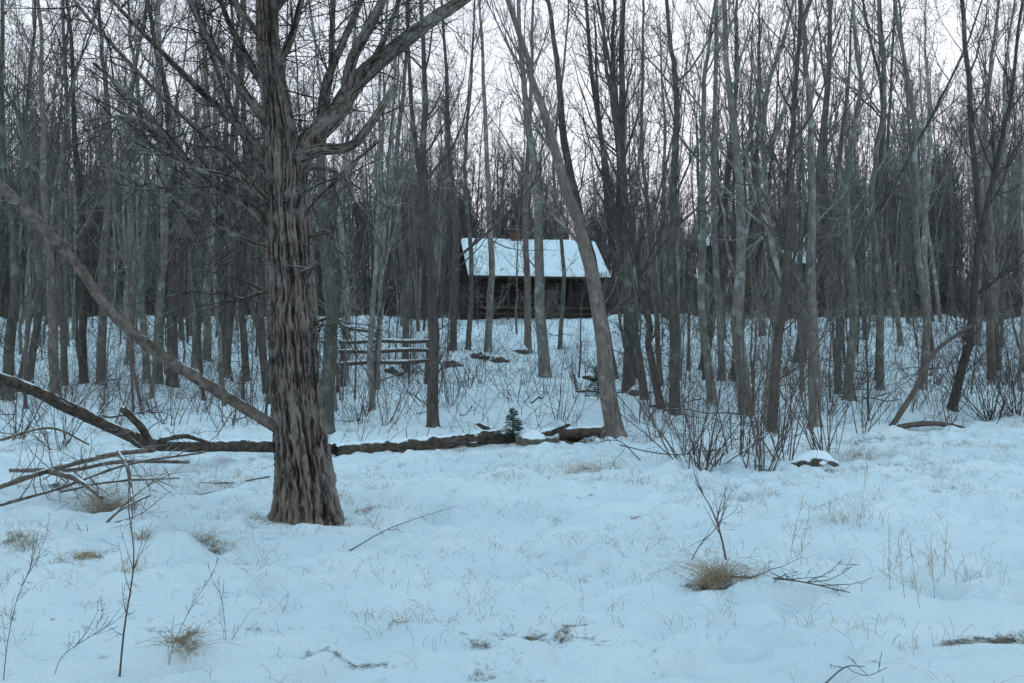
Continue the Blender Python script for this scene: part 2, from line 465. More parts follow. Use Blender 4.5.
# ------------------------------------------------------------ individual trees (path from base up)
def placed(seed, pts, wpx, mat=M_grey, top=1.0, r1f=.4, **kw):
    (u, v) = pts[0]; d = GD(u, v); b0 = GP(u, v)
    path = [b0]+[W(a, c, d) for k, (a, c) in enumerate(pts[1:])]
    e = (path[-1]-path[-2]); e = e.normalized()
    Hn = path[-1].z-path[0].z
    path.append(path[-1]+e*max(2.5, (19*top-Hn)))
    b = Vector(path[0]); path = [tuple(p-b) for p in path]
    r = wpx*d/F/2*.95
    kw.setdefault('nb', 19); kw.setdefault('low', 7); kw.setdefault('tb', .2)
    me = tree_mesh("bare_tree_mesh", seed, path, r, r*r1f*.4, mat, **kw)
    return obj("bare_tree", me, loc=b)
PL = [
 ([(616, 437), (606, 372), (594, 300), (578, 220), (558, 150), (532, 85), (508, 10)], 20, M_brown, dict(tb=.3)),
 ([(612, 380), (598, 290), (578, 215), (566, 150), (560, 80), (546, 0)], 14, M_grey, {}),
 ([(545, 378), (541, 300), (536, 200), (528, 110), (518, 0)], 13, M_grey, {}),
 ([(629, 392), (628, 300), (622, 200), (620, 100), (624, 0)], 14, M_green, dict(forks=((.3, .7),))),
 ([(645, 400), (632, 300), (622, 200), (612, 100), (604, 0)], 9, M_grey, {}),
 ([(675, 415), (672, 300), (676, 180), (672, 80), (668, 0)], 12, M_grey, {}),
 ([(662, 410), (648, 340), (640, 280), (628, 180), (606, 60)], 9, M_brown, {}),
 ([(746, 413), (741, 320), (738, 220), (734, 110), (726, 0)], 15, M_grey, dict(forks=((.35, .6),))),
 ([(712, 405), (704, 300), (700, 180), (706, 90), (716, 0)], 10, M_green, {}),
 ([(772, 432), (780, 330), (788, 220), (795, 110), (800, 0)], 11, M_brown, {}),
 ([(768, 425), (776, 320), (766, 210), (770, 100), (790, 0)], 9, M_grey, {}),
 ([(815, 426), (812, 320), (812, 220), (808, 110), (804, 0)], 13, M_grey, {}),
 ([(848, 402), (852, 300), (848, 200), (858, 100), (852, 0)], 10, M_green, {}),
 ([(838, 395), (836, 300), (828, 200), (826, 90), (832, 0)], 8, M_grey, {}),
 ([(880, 392), (880, 280), (872, 180), (884, 90), (880, 0)], 8, M_grey, {}),
 ([(922, 390), (926, 300), (918, 200), (906, 100), (898, 0)], 9, M_grey, {}),
 ([(952, 410), (968, 340), (978, 260), (1000, 150), (1016, 40)], 10, M_brown, {}),
 ([(992, 380), (990, 280), (986, 180), (990, 80), (996, 0)], 9, M_brown, {}),
 ([(433, 428), (431, 330), (430, 230), (424, 120), (418, 0)], 13, M_brown, dict(forks=((.35, .7),))),
 ([(372, 412), (372, 320), (376, 220), (382, 120), (380, 0)], 7, M_grey, {}),
 ([(326, 432), (326, 330), (328, 230), (322, 120), (330, 0)], 17, M_green, {}),
 ([(345, 385), (346, 300), (342, 200), (350, 100), (356, 0)], 8, M_grey, {}),
 ([(405, 372), (404, 280), (398, 180), (402, 80), (410, 0)], 8, M_brown, {}),
 ([(488, 352), (490, 270), (489, 180), (484, 90), (478, 0)], 8, M_grey, {}),
 ([(528, 352), (527, 270), (527, 180), (530, 90), (534, 0)], 8, M_brown, {}),
 ([(453, 350), (455, 270), (452, 180), (448, 90), (440, 0)], 8, M_brown, {}),
 ([(468, 350), (471, 270), (466, 180), (470, 90), (474, 0)], 6, M_grey, {}),
 ([(560, 350), (562, 270), (556, 180), (560, 90), (568, 0)], 5, M_grey, {}),
 ([(8, 400), (12, 300), (8, 200), (4, 100), (0, 0)], 12, M_green, {}),
 ([(56, 405), (52, 300), (44, 200), (46, 100), (34, 0)], 11, M_brown, {}),
 ([(28, 395), (36, 300), (34, 200), (28, 100), (30, 0)], 9, M_grey, {}),
 ([(84, 384), (82, 280), (78, 180), (74, 90), (66, 0)], 9, M_brown, {}),
 ([(101, 384), (103, 280), (110, 180), (104, 80), (100, 0)], 10, M_grey, {}),
 ([(147, 384), (143, 280), (146, 190), (136, 80), (130, 0)], 8, M_green, {}),
 ([(172, 388), (174, 280), (172, 200), (168, 100), (150, 0)], 12, M_brown, {}),
 ([(196, 368), (196, 280), (200, 180), (204, 90), (198, 0)], 10, M_grey, {}),
 ([(222, 372), (226, 280), (224, 180), (230, 90), (240, 0)], 8, M_brown, {}),
 ([(130, 366), (132, 280), (128, 180), (134, 90), (144, 0)], 9, M_grey, {}),
 ([(246, 380), (240, 280), (246, 180), (240, 90), (232, 0)], 8, M_grey, {}),
]
for k, (pts, w, mat, kw) in enumerate(PL):
    placed(500+k, pts, w, mat, **kw)

# ------------------------------------------------------------ forest fill
def uof(x, y): return 512+F*x/y
rng = random.Random(5)
def in_gap(x, y):
    u = uof(x, y); return 452 < u < 622 and y < 73
cnt = 0
taken = []
while cnt < 92:
    y = rng.uniform(30, 76); x = rng.uniform(-.66, .66)*y
    if in_gap(x, y) or any((x-a)**2+(y-b)**2 < 2.2 for a, b in taken): continue
    taken.append((x, y)); cnt += 1
    s = rng.uniform(.8, 1.1); wd = rng.uniform(.6, 1.35)
    obj("bare_tree", rng.choice(BIG), loc=(x, y, hz(x, y)), rot=(0, 0, rng.uniform(0, 6.28)), scale=(s*wd, s*wd, s))
cnt = 0
while cnt < 260:
    y = rng.uniform(24, 72); x = rng.uniform(-.66, .66)*y
    if in_gap(x, y) and rng.random() < .8: continue
    cnt += 1; s = rng.uniform(.5, 1.15)
    obj("young_bare_tree", rng.choice(POLE), loc=(x, y, hz(x, y)), rot=(rng.gauss(0, .05), rng.gauss(0, .05), rng.uniform(0, 6.28)), scale=(s, s, s))
df = bpy.data.objects.new("distant_forest", None); COL.objects.link(df)
cnt = 0
while cnt < 1250:
    y = 77+115*rng.random()**1.1; x = rng.uniform(-.62, .62)*y
    u = uof(x, y)
    if y < 88 and 470 < u < 600: continue
    if 692 < u < 815 and y < 99:
        if rng.random() < .75: continue
    s = rng.uniform(.75, 1.15)
    if 560 < u < 720: s *= .8
    if abs(u-512) > 380: s *= 1.12
    cnt += 1
    obj("trunk_and_crown", rng.choice(FAR), parent=df, loc=(x, y, hz(x, y)-.1), rot=(0, 0, rng.uniform(0, 6.28)), scale=(s, s, s))

# ------------------------------------------------------------ undergrowth
T = Tubes(); rng = random.Random(21)
for _ in range(3800):
    y = 21.8+44*rng.random()**.9; x = rng.uniform(-.57, .57)*y
    if in_gap(x, y) and rng.random() < .5: continue
    p = (x, y, hz(x, y)-.05)
    h = rng.uniform(.3, 2.2)*(1.5 if rng.random() < .12 else .9)
    grow(T, rng, p, nrm(np.array([rng.gauss(0, .4), rng.gauss(0, .4), 1])), h, rng.uniform(.004, .009), 1, (0, 4, 2), .04, .15, .0025)
obj("woodland_undergrowth", T.mesh("woodland_undergrowth", M_twig))
# a few fallen sticks on the woodland floor
T = Tubes(); rng = random.Random(22)
for _ in range(85):
    y = 23+34*rng.random(); x = rng.uniform(-.57, .57)*y
    a = rng.uniform(0, 6.28); L = rng.uniform(.5, 2.4); r = rng.uniform(.01, .04)
    z0 = hz(x, y); x1, y1 = x+math.cos(a)*L, y+math.sin(a)*L; z1 = hz(x1, y1)+rng.uniform(0, .5)*rng.random()*L*.4
    pts = [(x+(x1-x)*t, y+(y1-y)*t, z0+(z1-z0)*t+.03+rng.gauss(0, .03)) for t in (0, .2, .4, .6, .8, 1)]
    T.add(pts, [r*(1-.6*t) for t in (0, .2, .4, .6, .8, 1)], 7)
    for _k in range(3):
        grow(T, rng, pts[rng.randint(1, 4)], nrm(np.array([math.cos(a), math.sin(a), .4])+vrand(rng)*.4), L*.35, r*.4, 1, (0, 2), .0, .15, .003)
obj("fallen_sticks", T.mesh("fallen_sticks", M_log))

def shrub(u, v, hpx, n, seed, spread=.45, mat=M_twig, name="bare_shrub"):
    rng = random.Random(seed); T = Tubes(); d = GD(u, v); b = GP(u, v); H = hpx*d/F
    for _ in range(n):
        az = rng.uniform(0, 6.28); q = (math.cos(az)*.25*rng.random(), math.sin(az)*.25*rng.random(), -.08)
        a2 = az+rng.gauss(0, .5)
        dr = nrm(np.array([math.cos(a2)*spread*rng.random()*1.4, math.sin(a2)*spread*rng.random(), 1]))
        grow(T, rng, q, dr, H*rng.uniform(.4, 1.15), rng.uniform(.005, .013), 0, (4, 2), .03, .09, .0025, sides=(4, 3, 3, 3, 3))
    obj(name, T.mesh(name, mat), loc=b)
SH = [(698, 470, 160, 20, .8), (762, 468, 190, 22, .5), (825, 452, 190, 18, .5), (780, 460, 170, 12, .6), (655, 440, 130, 12, .6), (740, 455, 160, 12, .7), (712, 466, 90, 12, 1.1), (685, 455, 150, 10, .6),
      (990, 420, 120, 34, .9), (1018, 415, 140, 34, .8), (960, 400, 100, 18, .8), (560, 420, 90, 6, .4), (545, 395, 80, 6, .5), (1010, 385, 120, 24, .8), (935, 385, 90, 14, .8),
      (450, 405, 90, 8, .6), (385, 425, 90, 8, .5), (60, 450, 130, 14, .8), (15, 440, 120, 14, .8), (110, 430, 100, 10, .8), (860, 430, 110, 11, .7), (910, 415, 95, 11, .7), (480, 385, 70, 8, .6), (230, 430, 100, 8, .7), (170, 425, 90, 8, .8)]
rng = random.Random(8)
for _ in range(40):
    u = rng.uniform(0, 1024)
    SH.append((u, rng.uniform(352, 425), rng.uniform(45, 95), rng.randint(6, 14), rng.uniform(.6, 1.1)))
for k, a in enumerate(SH):
    shrub(a[0], a[1], a[2], a[3], 700+k, a[4])

# ------------------------------------------------------------ the big shaggy tree
bd = GD(308, 523)
px = bd/F
T = Tubes(); rng = random.Random(3)
tp = [(308, 532), (306, 512), (303, 475), (299, 440), (296, 400), (293, 350), (291, 300), (289, 250), (288, 205), (285, 165), (280, 125), (272, 80), (268, 40), (266, -30), (262, -130), (270, -260)]
tr = [34, 30, 27, 25, 24, 23, 22, 20.5, 18.5, 18, 15, 12.5, 11, 10, 8, 5]
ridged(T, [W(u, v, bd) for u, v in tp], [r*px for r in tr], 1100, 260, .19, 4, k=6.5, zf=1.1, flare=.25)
LIMBS = [
 ([(288, 178, 0), (310, 142, .05), (338, 112, .1), (358, 80, .2), (395, 48, .3), (432, 20, .5), (475, -10, .7), (540, -70, 1)], 12, 4.5, 1),
 ([(345, 100, .1), (352, 60, 0), (372, 22, -.2), (392, -20, -.3), (420, -90, -.4)], 6, 3, 1),
 ([(320, 130, .1), (326, 85, .3), (342, 45, .5), (360, 0, .8), (372, -60, 1)], 5, 2.5, 1),
 ([(290, 160, 0), (320, 150, -.2), (350, 146, -.3), (372, 122, -.4), (396, 84, -.5)], 6.5, 3, 0),
 ([(276, 235, 0), (245, 205, -.1), (212, 186, -.2), (178, 150, -.3), (140, 105, -.4), (92, 62, -.5)], 4.5, 1.4, 1),
 ([(276, 172, 0), (240, 128, .2), (196, 86, .4), (150, 40, .6), (104, -8, .8)], 5, 1.6, 1),
 ([(274, 135, 0), (244, 92, -.3), (214, 48, -.5), (188, -4, -.7), (170, -60, -.8)], 5, 1.8, 1),
 ([(270, 98, 0), (246, 55, .3), (226, 15, .4), (206, -40, .6)], 4.5, 2, 1),
 ([(277, 250, 0), (240, 238, .3), (198, 214, .5), (150, 182, .8), (100, 168, 1)], 3.2, 1.1, 1),
 ([(276, 215, 0), (236, 180, -.5), (190, 165, -.8), (140, 120, -1.1), (98, 118, -1.3)], 3.2, 1.1, 1),
 ([(298, 225, 0), (322, 196, -.2), (348, 168, -.3), (380, 140, -.5)], 3.2, 1.2, 0),
 ([(300, 240, 0), (330, 232, -.1), (318, 262, -.2), (300, 272, -.3)], 2.2, .8, 0),
 ([(272, 75, 0), (290, 40, -.3), (300, 5, -.5), (312, -50, -.6)], 4.5, 2, 1),
 ([(268, 45, 0), (240, 10, -.2), (220, -30, -.4)], 4, 2, 1),
 ([(296, 170, 0), (330, 170, .3), (352, 190, .5), (356, 225, .6)], 2.6, .9, 0),
 ([(285, 300, 0), (262, 292, -.1), (240, 300, -.2)], 2.5, .8, 0),
 ([(300, 330, 0), (330, 318, -.1), (345, 330, -.2)], 2, .8, 0),
 ([(278, 190, 0), (250, 150, .5), (228, 100, .9), (200, 20, 1.4), (190, -40, 1.6)], 4, 1.5, 1),
 ([(268, 20, 0), (290, -10, .3), (320, -60, .4)], 4, 2, 1),
 ([(370, 68, .2), (392, 20, .5), (402, -20, .7)], 3.5, 1.5, 1),
 ([(275, 205, 0), (220, 150, .2), (160, 95, .3), (90, 20, .5), (60, -20, .5)], 3.4, 1.2, 1),
 ([(276, 262, 0), (225, 215, .6), (165, 150, 1), (110, 80, 1.3)], 2.8, 1.0, 1),
]
for k, (pts, r0, r1, tw) in enumerate(LIMBS):
    Q = [W(u, v, bd+o) for u, v, o in pts]
    n = len(Q); rr = [(r0+(r1-r0)*i/(n-1))*px for i in range(n)]
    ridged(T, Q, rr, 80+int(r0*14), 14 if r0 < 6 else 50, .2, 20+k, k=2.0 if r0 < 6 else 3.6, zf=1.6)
    C = catmull(Q, 24)
    for _ in range((25 if tw else 8)):
        i = rng.randint(4, 22); td = nrm(C[i+1]-C[i])
        d = nrm(td*rng.uniform(.4, 1)+vrand(rng)*np.array([.6, .6, .6])+np.array([0, 0, -.05]))
        grow(T, rng, C[i], d, rng.uniform(.35, 1.4), rng.uniform(.004, .01), 1, (0, 5, 3), -.01, .13, .0018, droop=.05)
C = catmull([W(u, v, bd) for u, v in tp], 100)
for _ in range(110):
    i = rng.randint(28, 92); az = rng.uniform(0, 6.28)
    d = nrm(np.array([math.cos(az), math.sin(az), rng.uniform(-.1, .9)]))
    q = C[i]+d*np.array([1, 1, 0])*.12
    grow(T, rng, q, d, rng.uniform(.3, 1.3)*(1.0 if i > 50 else .5), rng.uniform(.003, .01), 1, (0, 4, 3), .02, .17, .0018)
for _ in range(420):
    i = rng.randint(3, 62); az = rng.uniform(0, 6.28); rr = float(np.interp(i/99*15, range(16), tr))*px
    o = np.array([math.cos(az), math.sin(az), 0])
    q = C[i]+o*rr*.97; L = rng.uniform(.08, .3)
    T.add([q, q+np.array([0, 0, L*.5])+o*.015, q+np.array([rng.gauss(0, .01), 0, L])+o*rng.uniform(-.015, .02)], [.003, .008, .002], 4)
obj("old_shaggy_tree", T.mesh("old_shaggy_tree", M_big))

# ------------------------------------------------------------ fallen limb leaning against the trunk and fallen logs
def limb_obj(name, specs, mat, seed):
    T = Tubes(); rng = random.Random(seed)
    for k, (pts, r0, r1, tw) in enumerate(specs):
        Q = [W(u, v, d) for u, v, d in pts]
        n = len(Q); rr = [(r0+(r1-r0)*i/(n-1))*pts[i][2]/F for i in range(n)]
        ridged(T, Q, rr, 150, 24, .24, seed+k, k=2.2, zf=1.8)
        C = catmull(Q, 30)
        for _ in range(tw):
            i = rng.randint(3, 28); td = nrm(C[i+1]-C[i])
            d = nrm(td*rng.uniform(.2, .9)+vrand(rng)*.7)
            grow(T, rng, C[i], d, rng.uniform(.25, 1.0), rng.uniform(.004, .01), 1, (0, 3, 2), .02, .18, .002)
    return obj(name, T.mesh(name, mat))
limb_obj("leaning_dead_limb", [([(290, 436, bd-.05), (245, 408, bd-.1), (200, 380, bd-.2), (150, 347, bd-.35), (108, 308, bd-.5), (78, 265, bd-.6), (38, 222, bd-.8), (-15, 172, bd-1), (-90, 110, bd-1.3)], 6.2, 4, 18)], M_branch, 31)
limb_obj("fallen_log", [
 ([(-40, 366, 12.2), (20, 385, 12.8), (70, 408, 13.5), (130, 436, 14.5), (160, 445, 15.2), (270, 446, 17.3), (345, 449, 18.6), (420, 444, 19.3), (500, 438, 20.2), (560, 434, 21), (606, 432, 21.5)], 5.5, 6, 30),
 ([(150, 443, 15), (140, 426, 14.6), (122, 408, 14.3)], 4, 3, 3),
 ([(160, 440, 15.1), (185, 436, 15.3), (210, 443, 15.4)], 3, 2, 3),
 ([(335, 451, 18.3), (400, 446, 19), (455, 441, 19.5), (500, 434, 20)], 7.5, 6, 16),
 ([(500, 440, 20.2), (488, 430, 20.0), (478, 424, 19.8)], 3, 2, 4),
 ([(470, 444, 19.8), (510, 438, 20), (545, 435, 20.2)], 7, 4.5, 18),
 ([(520, 438, 20.4), (548, 434, 20.2), (570, 424, 20)], 4.5, 2, 18)], M_log, 41)
limb_obj("fallen_branches", [
 ([(-10, 490, 11.3), (50, 470, 12), (110, 455, 13), (155, 450, 14)], 2.7, 2.2, 12),
 ([(0, 505, 10.9), (60, 488, 11.6), (130, 464, 12.6), (205, 452, 14)], 1.6, 1.1, 12),
 ([(10, 470, 12.5), (70, 470, 12.5), (120, 462, 13), (190, 462, 13.6)], 2.4, 1.6, 12),
 ([(45, 470, 12), (78, 480, 11.7), (102, 498, 11.3)], 2.8, 2, 7),
 ([(118, 452, 12), (128, 470, 11.4), (134, 520, 10.6), (136, 552, 10.0)], 2.0, 1.3, 4),
 ([(92, 540, 10.2), (118, 512, 10.4), (150, 495, 11)], 1.3, .9, 4),
 ([(60, 492, 11.4), (110, 482, 11.8), (180, 478, 12.4)], 1.2, .7, 7),
 ([(0, 440, 13), (50, 428, 13.3), (90, 445, 13.5)], 1.4, .8, 6)], M_branch, 51)
limb_obj("fallen_branch", [
 ([(880, 434, 21.8), (905, 426, 21.9), (940, 424, 22), (975, 432, 22), (1006, 440, 21)], 3, 2, 14),
 ([(888, 432, 21.8), (912, 395, 22.4), (935, 352, 23), (972, 325, 23.5)], 2.8, 1.6, 14)], M_twig, 61)
def ground_twig(seed, pts, r, tw=3, name="fallen_twig"):
    T = Tubes(); rng = random.Random(seed)
    Q = []
    for (u, v, h) in pts:
        p = GP(u, v); Q.append(np.array([p.x, p.y, p.z+h]))
    C = catmull(Q, 12); T.add([tuple(c) for c in C], [r*(1-.6*i/11) for i in range(12)], 5)
    for _ in range(tw):
        i = rng.randint(2, 10); d = nrm((C[i+1]-C[i])*6+vrand(rng)*.5*np.array([1, 1, .4]))
        grow(T, rng, C[i], d, rng.uniform(.15, .45), r*.5, 1, (0, 3, 1), .03, .15, .0018)
    obj(name, T.mesh(name, M_twig))
ground_twig(1, [(350, 553, .01), (395, 535, .05), (455, 510, .04)], .006)
ground_twig(2, [(730, 583, .04), (790, 590, .06), (850, 600, .03)], .009, 10)
ground_twig(3, [(270, 480, .03), (230, 488, .04), (200, 486, .02)], .01)
ground_twig(4, [(822, 695, .02), (845, 684, .05), (865, 674, .03)], .005, 2)
ground_twig(5, [(640, 462, .03), (620, 450, .1), (600, 447, .1)], .012, 6)
ground_twig(6, [(620, 450, .03), (670, 462, .1), (720, 455, .1)], .012, 8)

# saplings in the field
def sapling(name, pts, d, r, seed, tw, tl=(.1, .5), mat=M_twig):
    T = Tubes(); rng = random.Random(seed)
    C = catmull([W(u, v, d) for u, v in pts], 14)
    T.add([tuple(c) for c in C], [max(.0015, r*(1-.75*i/13)) for i in range(14)], 5)
    for _ in range(tw):
        i = rng.randint(3, 12); dd = nrm(nrm(C[i+1]-C[i])+vrand(rng)*.5+np.array([0, 0, .2]))
        grow(T, rng, C[i], dd, rng.uniform(*tl), r*.4, 1, (0, 2, 1), .08, .1, .001)
    obj(name, T.mesh(name, mat))
d = GD(726, 562); sapling("bare_sapling", [(728, 572), (722, 540), (712, 510), (695, 482)], d, .012, 1, 8, (.12, .4))
sapling("bare_sapling", [(684, 576), (700, 545), (716, 528), (728, 505)], d-.1, .006, 2, 5)
d = GD(120, 683, 3.5); sapling("bare_sapling", [(118, 695), (124, 630), (134, 560), (128, 500), (134, 455)], d, .006, 3, 9, (.08, .3))
d = GD(10, 683, 3.5); sapling("dry_weed", [(2, 695), (8, 640), (20, 590), (40, 556)], d, .0025, 4, 14, (.06, .25))
sapling("dry_weed", [(50, 700), (60, 660), (85, 640), (110, 625)], d, .0025, 5, 12, (.06, .25))
sapling("dry_weed", [(228, 690), (226, 640), (222, 600), (215, 585)], d+.3, .0022, 6, 8, (.05, .2))
sapling("dry_weed", [(165, 695), (172, 650), (190, 610), (215, 570)], d+.1, .0022, 6, 8, (.05, .2))
for k, (u, v) in enumerate([(920, 610), (905, 600), (935, 600), (890, 590), (945, 585), (600, 480), (860, 530), (800, 570), (790, 560)]):
    dd = GD(u, v); sapling("dry_weed", [(u, v+2), (u-4+k, v-25), (u-10+3*k, v-65)], dd, .0025, 20+k, 7, (.06, .22), M_grass)

# ------------------------------------------------------------ dead grass
T = Tubes(); rng = random.Random(77)
def blade(x, y, h, lean, r=.0016):
    az = rng.uniform(0, 6.28); z = hz(x, y)-.02
    c, s = math.cos(az), math.sin(az); b = lean*h
    T.add([(x, y, z), (x+c*b*.3, y+s*b*.3, z+h*.55), (x+c*b, y+s*b, z+h*.95), (x+c*b*1.7, y+s*b*1.7, z+h*rng.uniform(.5, 1))], [r, r*.9, r*.7, r*.3], 3)
def tuft(u, v, n, h, sp, lean=.8):
    p = GP(u, v); lob = [(rng.gauss(0, sp*.8), rng.gauss(0, sp*.6)) for _ in range(5)]
    for _ in range(n):
        a = rng.choice(lob)
        blade(p.x+a[0]+rng.gauss(0, sp*.45), p.y+a[1]+rng.gauss(0, sp*.35), h*rng.uniform(.25, 1.25), rng.uniform(.1, lean*1.4), .0016)
for a in [(715, 585, 340, .17, .09, 1.3), (745, 586, 60, .1, .08), (210, 542, 150, .1, .13, 1.6), (85, 562, 130, .09, .12), (105, 512, 300, .2, .17, 1.4), (12, 548, 130, .1, .14), (185, 650, 120, .08, .06, 1.6),
          (395, 628, 45, .1, .12), (590, 470, 260, .16, .45), (600, 462, 150, .15, .6), (855, 522, 80, .2, .2), (860, 460, 260, .2, .5), (700, 458, 240, .2, .8), (300, 524, 170, .08, .28),
          (345, 500, 120, .1, .2), (240, 478, 80, .1, .2), (130, 570, 60, .07, .07), (370, 512, 50, .08, .1), (205, 490, 100, .1, .15), (275, 610, 20, .08, .15), (500, 632, 60, .05, .25), (560, 645, 40, .05, .2),
          (890, 640, 35, .16, .3), (940, 600, 50, .2, .25), (760, 498, 120, .09, .15), (660, 480, 80, .12, .4), (550, 522, 30, .08, .2), (450, 455, 140, .15, .8), (140, 545, 60, .1, .06), (980, 560, 25, .12, .3), (980, 492, 150, .1, .5)]:
    tuft(*a)
cx = np.random.RandomState(4); NN = 26000
xs = cx.uniform(-14, 14, NN); ys = 4.6+19*cx.rand(NN)**.8
dn = fbm(xs/1.1, ys/.8, 131, 4)
keep = (np.abs(xs) < .58*ys+1) & (cx.rand(NN) < np.clip((dn-.47)*6, .04, 1))
for x, y in zip(xs[keep], ys[keep]):
    for _ in range(rng.choice((1, 1, 2, 3))):
        blade(x+rng.gauss(0, .04), y+rng.gauss(0, .04), rng.uniform(.03, .12), rng.uniform(.1, 1.2), .001+.00006*y)
obj("dead_grass", T.mesh("dead_grass", M_grass))

# ------------------------------------------------------------ evergreens
def evergreen(u, v, hpx, seed):
    rng = random.Random(seed); d = GD(u, v); b = GP(u, v); H = hpx*d/F
    T = Tubes(); T.add([(0, 0, -.05), (0, 0, H*.5), (0, 0, H)], [.015, .01, .003], 5)
    for lv in range(15):
        t = lv/15
        for _ in range(7):
            az = rng.uniform(0, 6.28); L = H*.42*(1-t)*rng.uniform(.7, 1.1)+.04
            p0 = np.array([0, 0, H*(.08+.9*t)]); dr = nrm(np.array([math.cos(az), math.sin(az), .15]))
            p1 = p0+dr*L*.6; p2 = p0+dr*L+np.array([0, 0, -.12*L])
            T.add([p0, p1, p2], [.005, .004, .002], 3)
            for q in range(int(26*(1-t*.5))):
                f = rng.random(); c = p0+(p1-p0)*f*2 if f < .5 else p1+(p2-p1)*(f*2-1)
                e = nrm(vrand(rng)+dr)*H*.07
                T.add([c, c+e], [.004, .001], 3)
    obj("small_evergreen_tree", T.mesh("small_evergreen_tree", M_needle), loc=b)
evergreen(513, 446, 36, 1); evergreen(598, 400, 36, 2)

# ------------------------------------------------------------ rocks with snow
def rock(u, v, s, seed, name="snowy_rock"):
    p = GP(u, v)
    a, c = np.meshgrid(np.linspace(0, math.pi, 22), np.linspace(0, 2*math.pi, 33)[:-1], indexing='ij')
    x, y, z = np.sin(a)*np.cos(c), np.sin(a)*np.sin(c), np.cos(a)
    r = .6+.8*fbm(x*1.1+seed*3, y*1.1+5, seed, 3, z*1.1+2)
    V = np.stack([x*r*s*1.15, y*r*s, z*r*s*.85], -1).reshape(-1, 3)
    i, j = np.meshgrid(np.arange(21), np.arange(32), indexing='ij'); j2 = (j+1) % 32
    Fq = np.stack([i*32+j, (i+1)*32+j, (i+1)*32+j2, i*32+j2], -1).reshape(-1, 4)
    obj(name, np_mesh(name, V, Fq, M_rock), loc=(p.x, p.y, p.z+s*.1))
for k, a in enumerate([(815, 466, .26), (548, 441, .24), (470, 446, .18), (565, 438, .24), (500, 362, .35), (520, 352, .35), (480, 358, .3), (455, 366, .35), (395, 374, .35), (408, 449, .18), (530, 442, .22), (640, 395, .3), (590, 380, .3)]):
    rock(*a, seed=k+1)

# ------------------------------------------------------------ cabin
def empty(name, loc, rz=0):
    e = bpy.data.objects.new(name, None); COL.objects.link(e); e.location = loc; e.rotation_euler = (0, 0, rz); return e

def snow_roof(name, parent, Lx, y0, z0, y1, z1, th=.16, seed=1):
    nx_, ny_ = 90, 30
    xs = np.linspace(-Lx/2, Lx/2, nx_); ts = np.linspace(0, 1, ny_)
    A, B = np.meshgrid(xs, ts)
    yy = y0+(y1-y0)*B; zz = z0+(z1-z0)*B
    e = np.minimum(np.minimum((A+Lx/2), (Lx/2-A)), B*abs(y1-y0))/.18
    e = np.sqrt(np.clip(e, 0, 1))
    t = (th*(.65+.7*fbm(A/1.3, B*3, seed, 3)))*e
    V1 = np.stack([A, yy+0*A, zz+t+.004], -1).reshape(-1, 3)
    i, j = np.meshgrid(np.arange(ny_-1), np.arange(nx_-1), indexing='ij')
    Fq = np.stack([i*nx_+j, i*nx_+j+1, (i+1)*nx_+j+1, (i+1)*nx_+j], -1).reshape(-1, 4)
    return obj(name, np_mesh(name, V1, Fq, M_snow), parent)

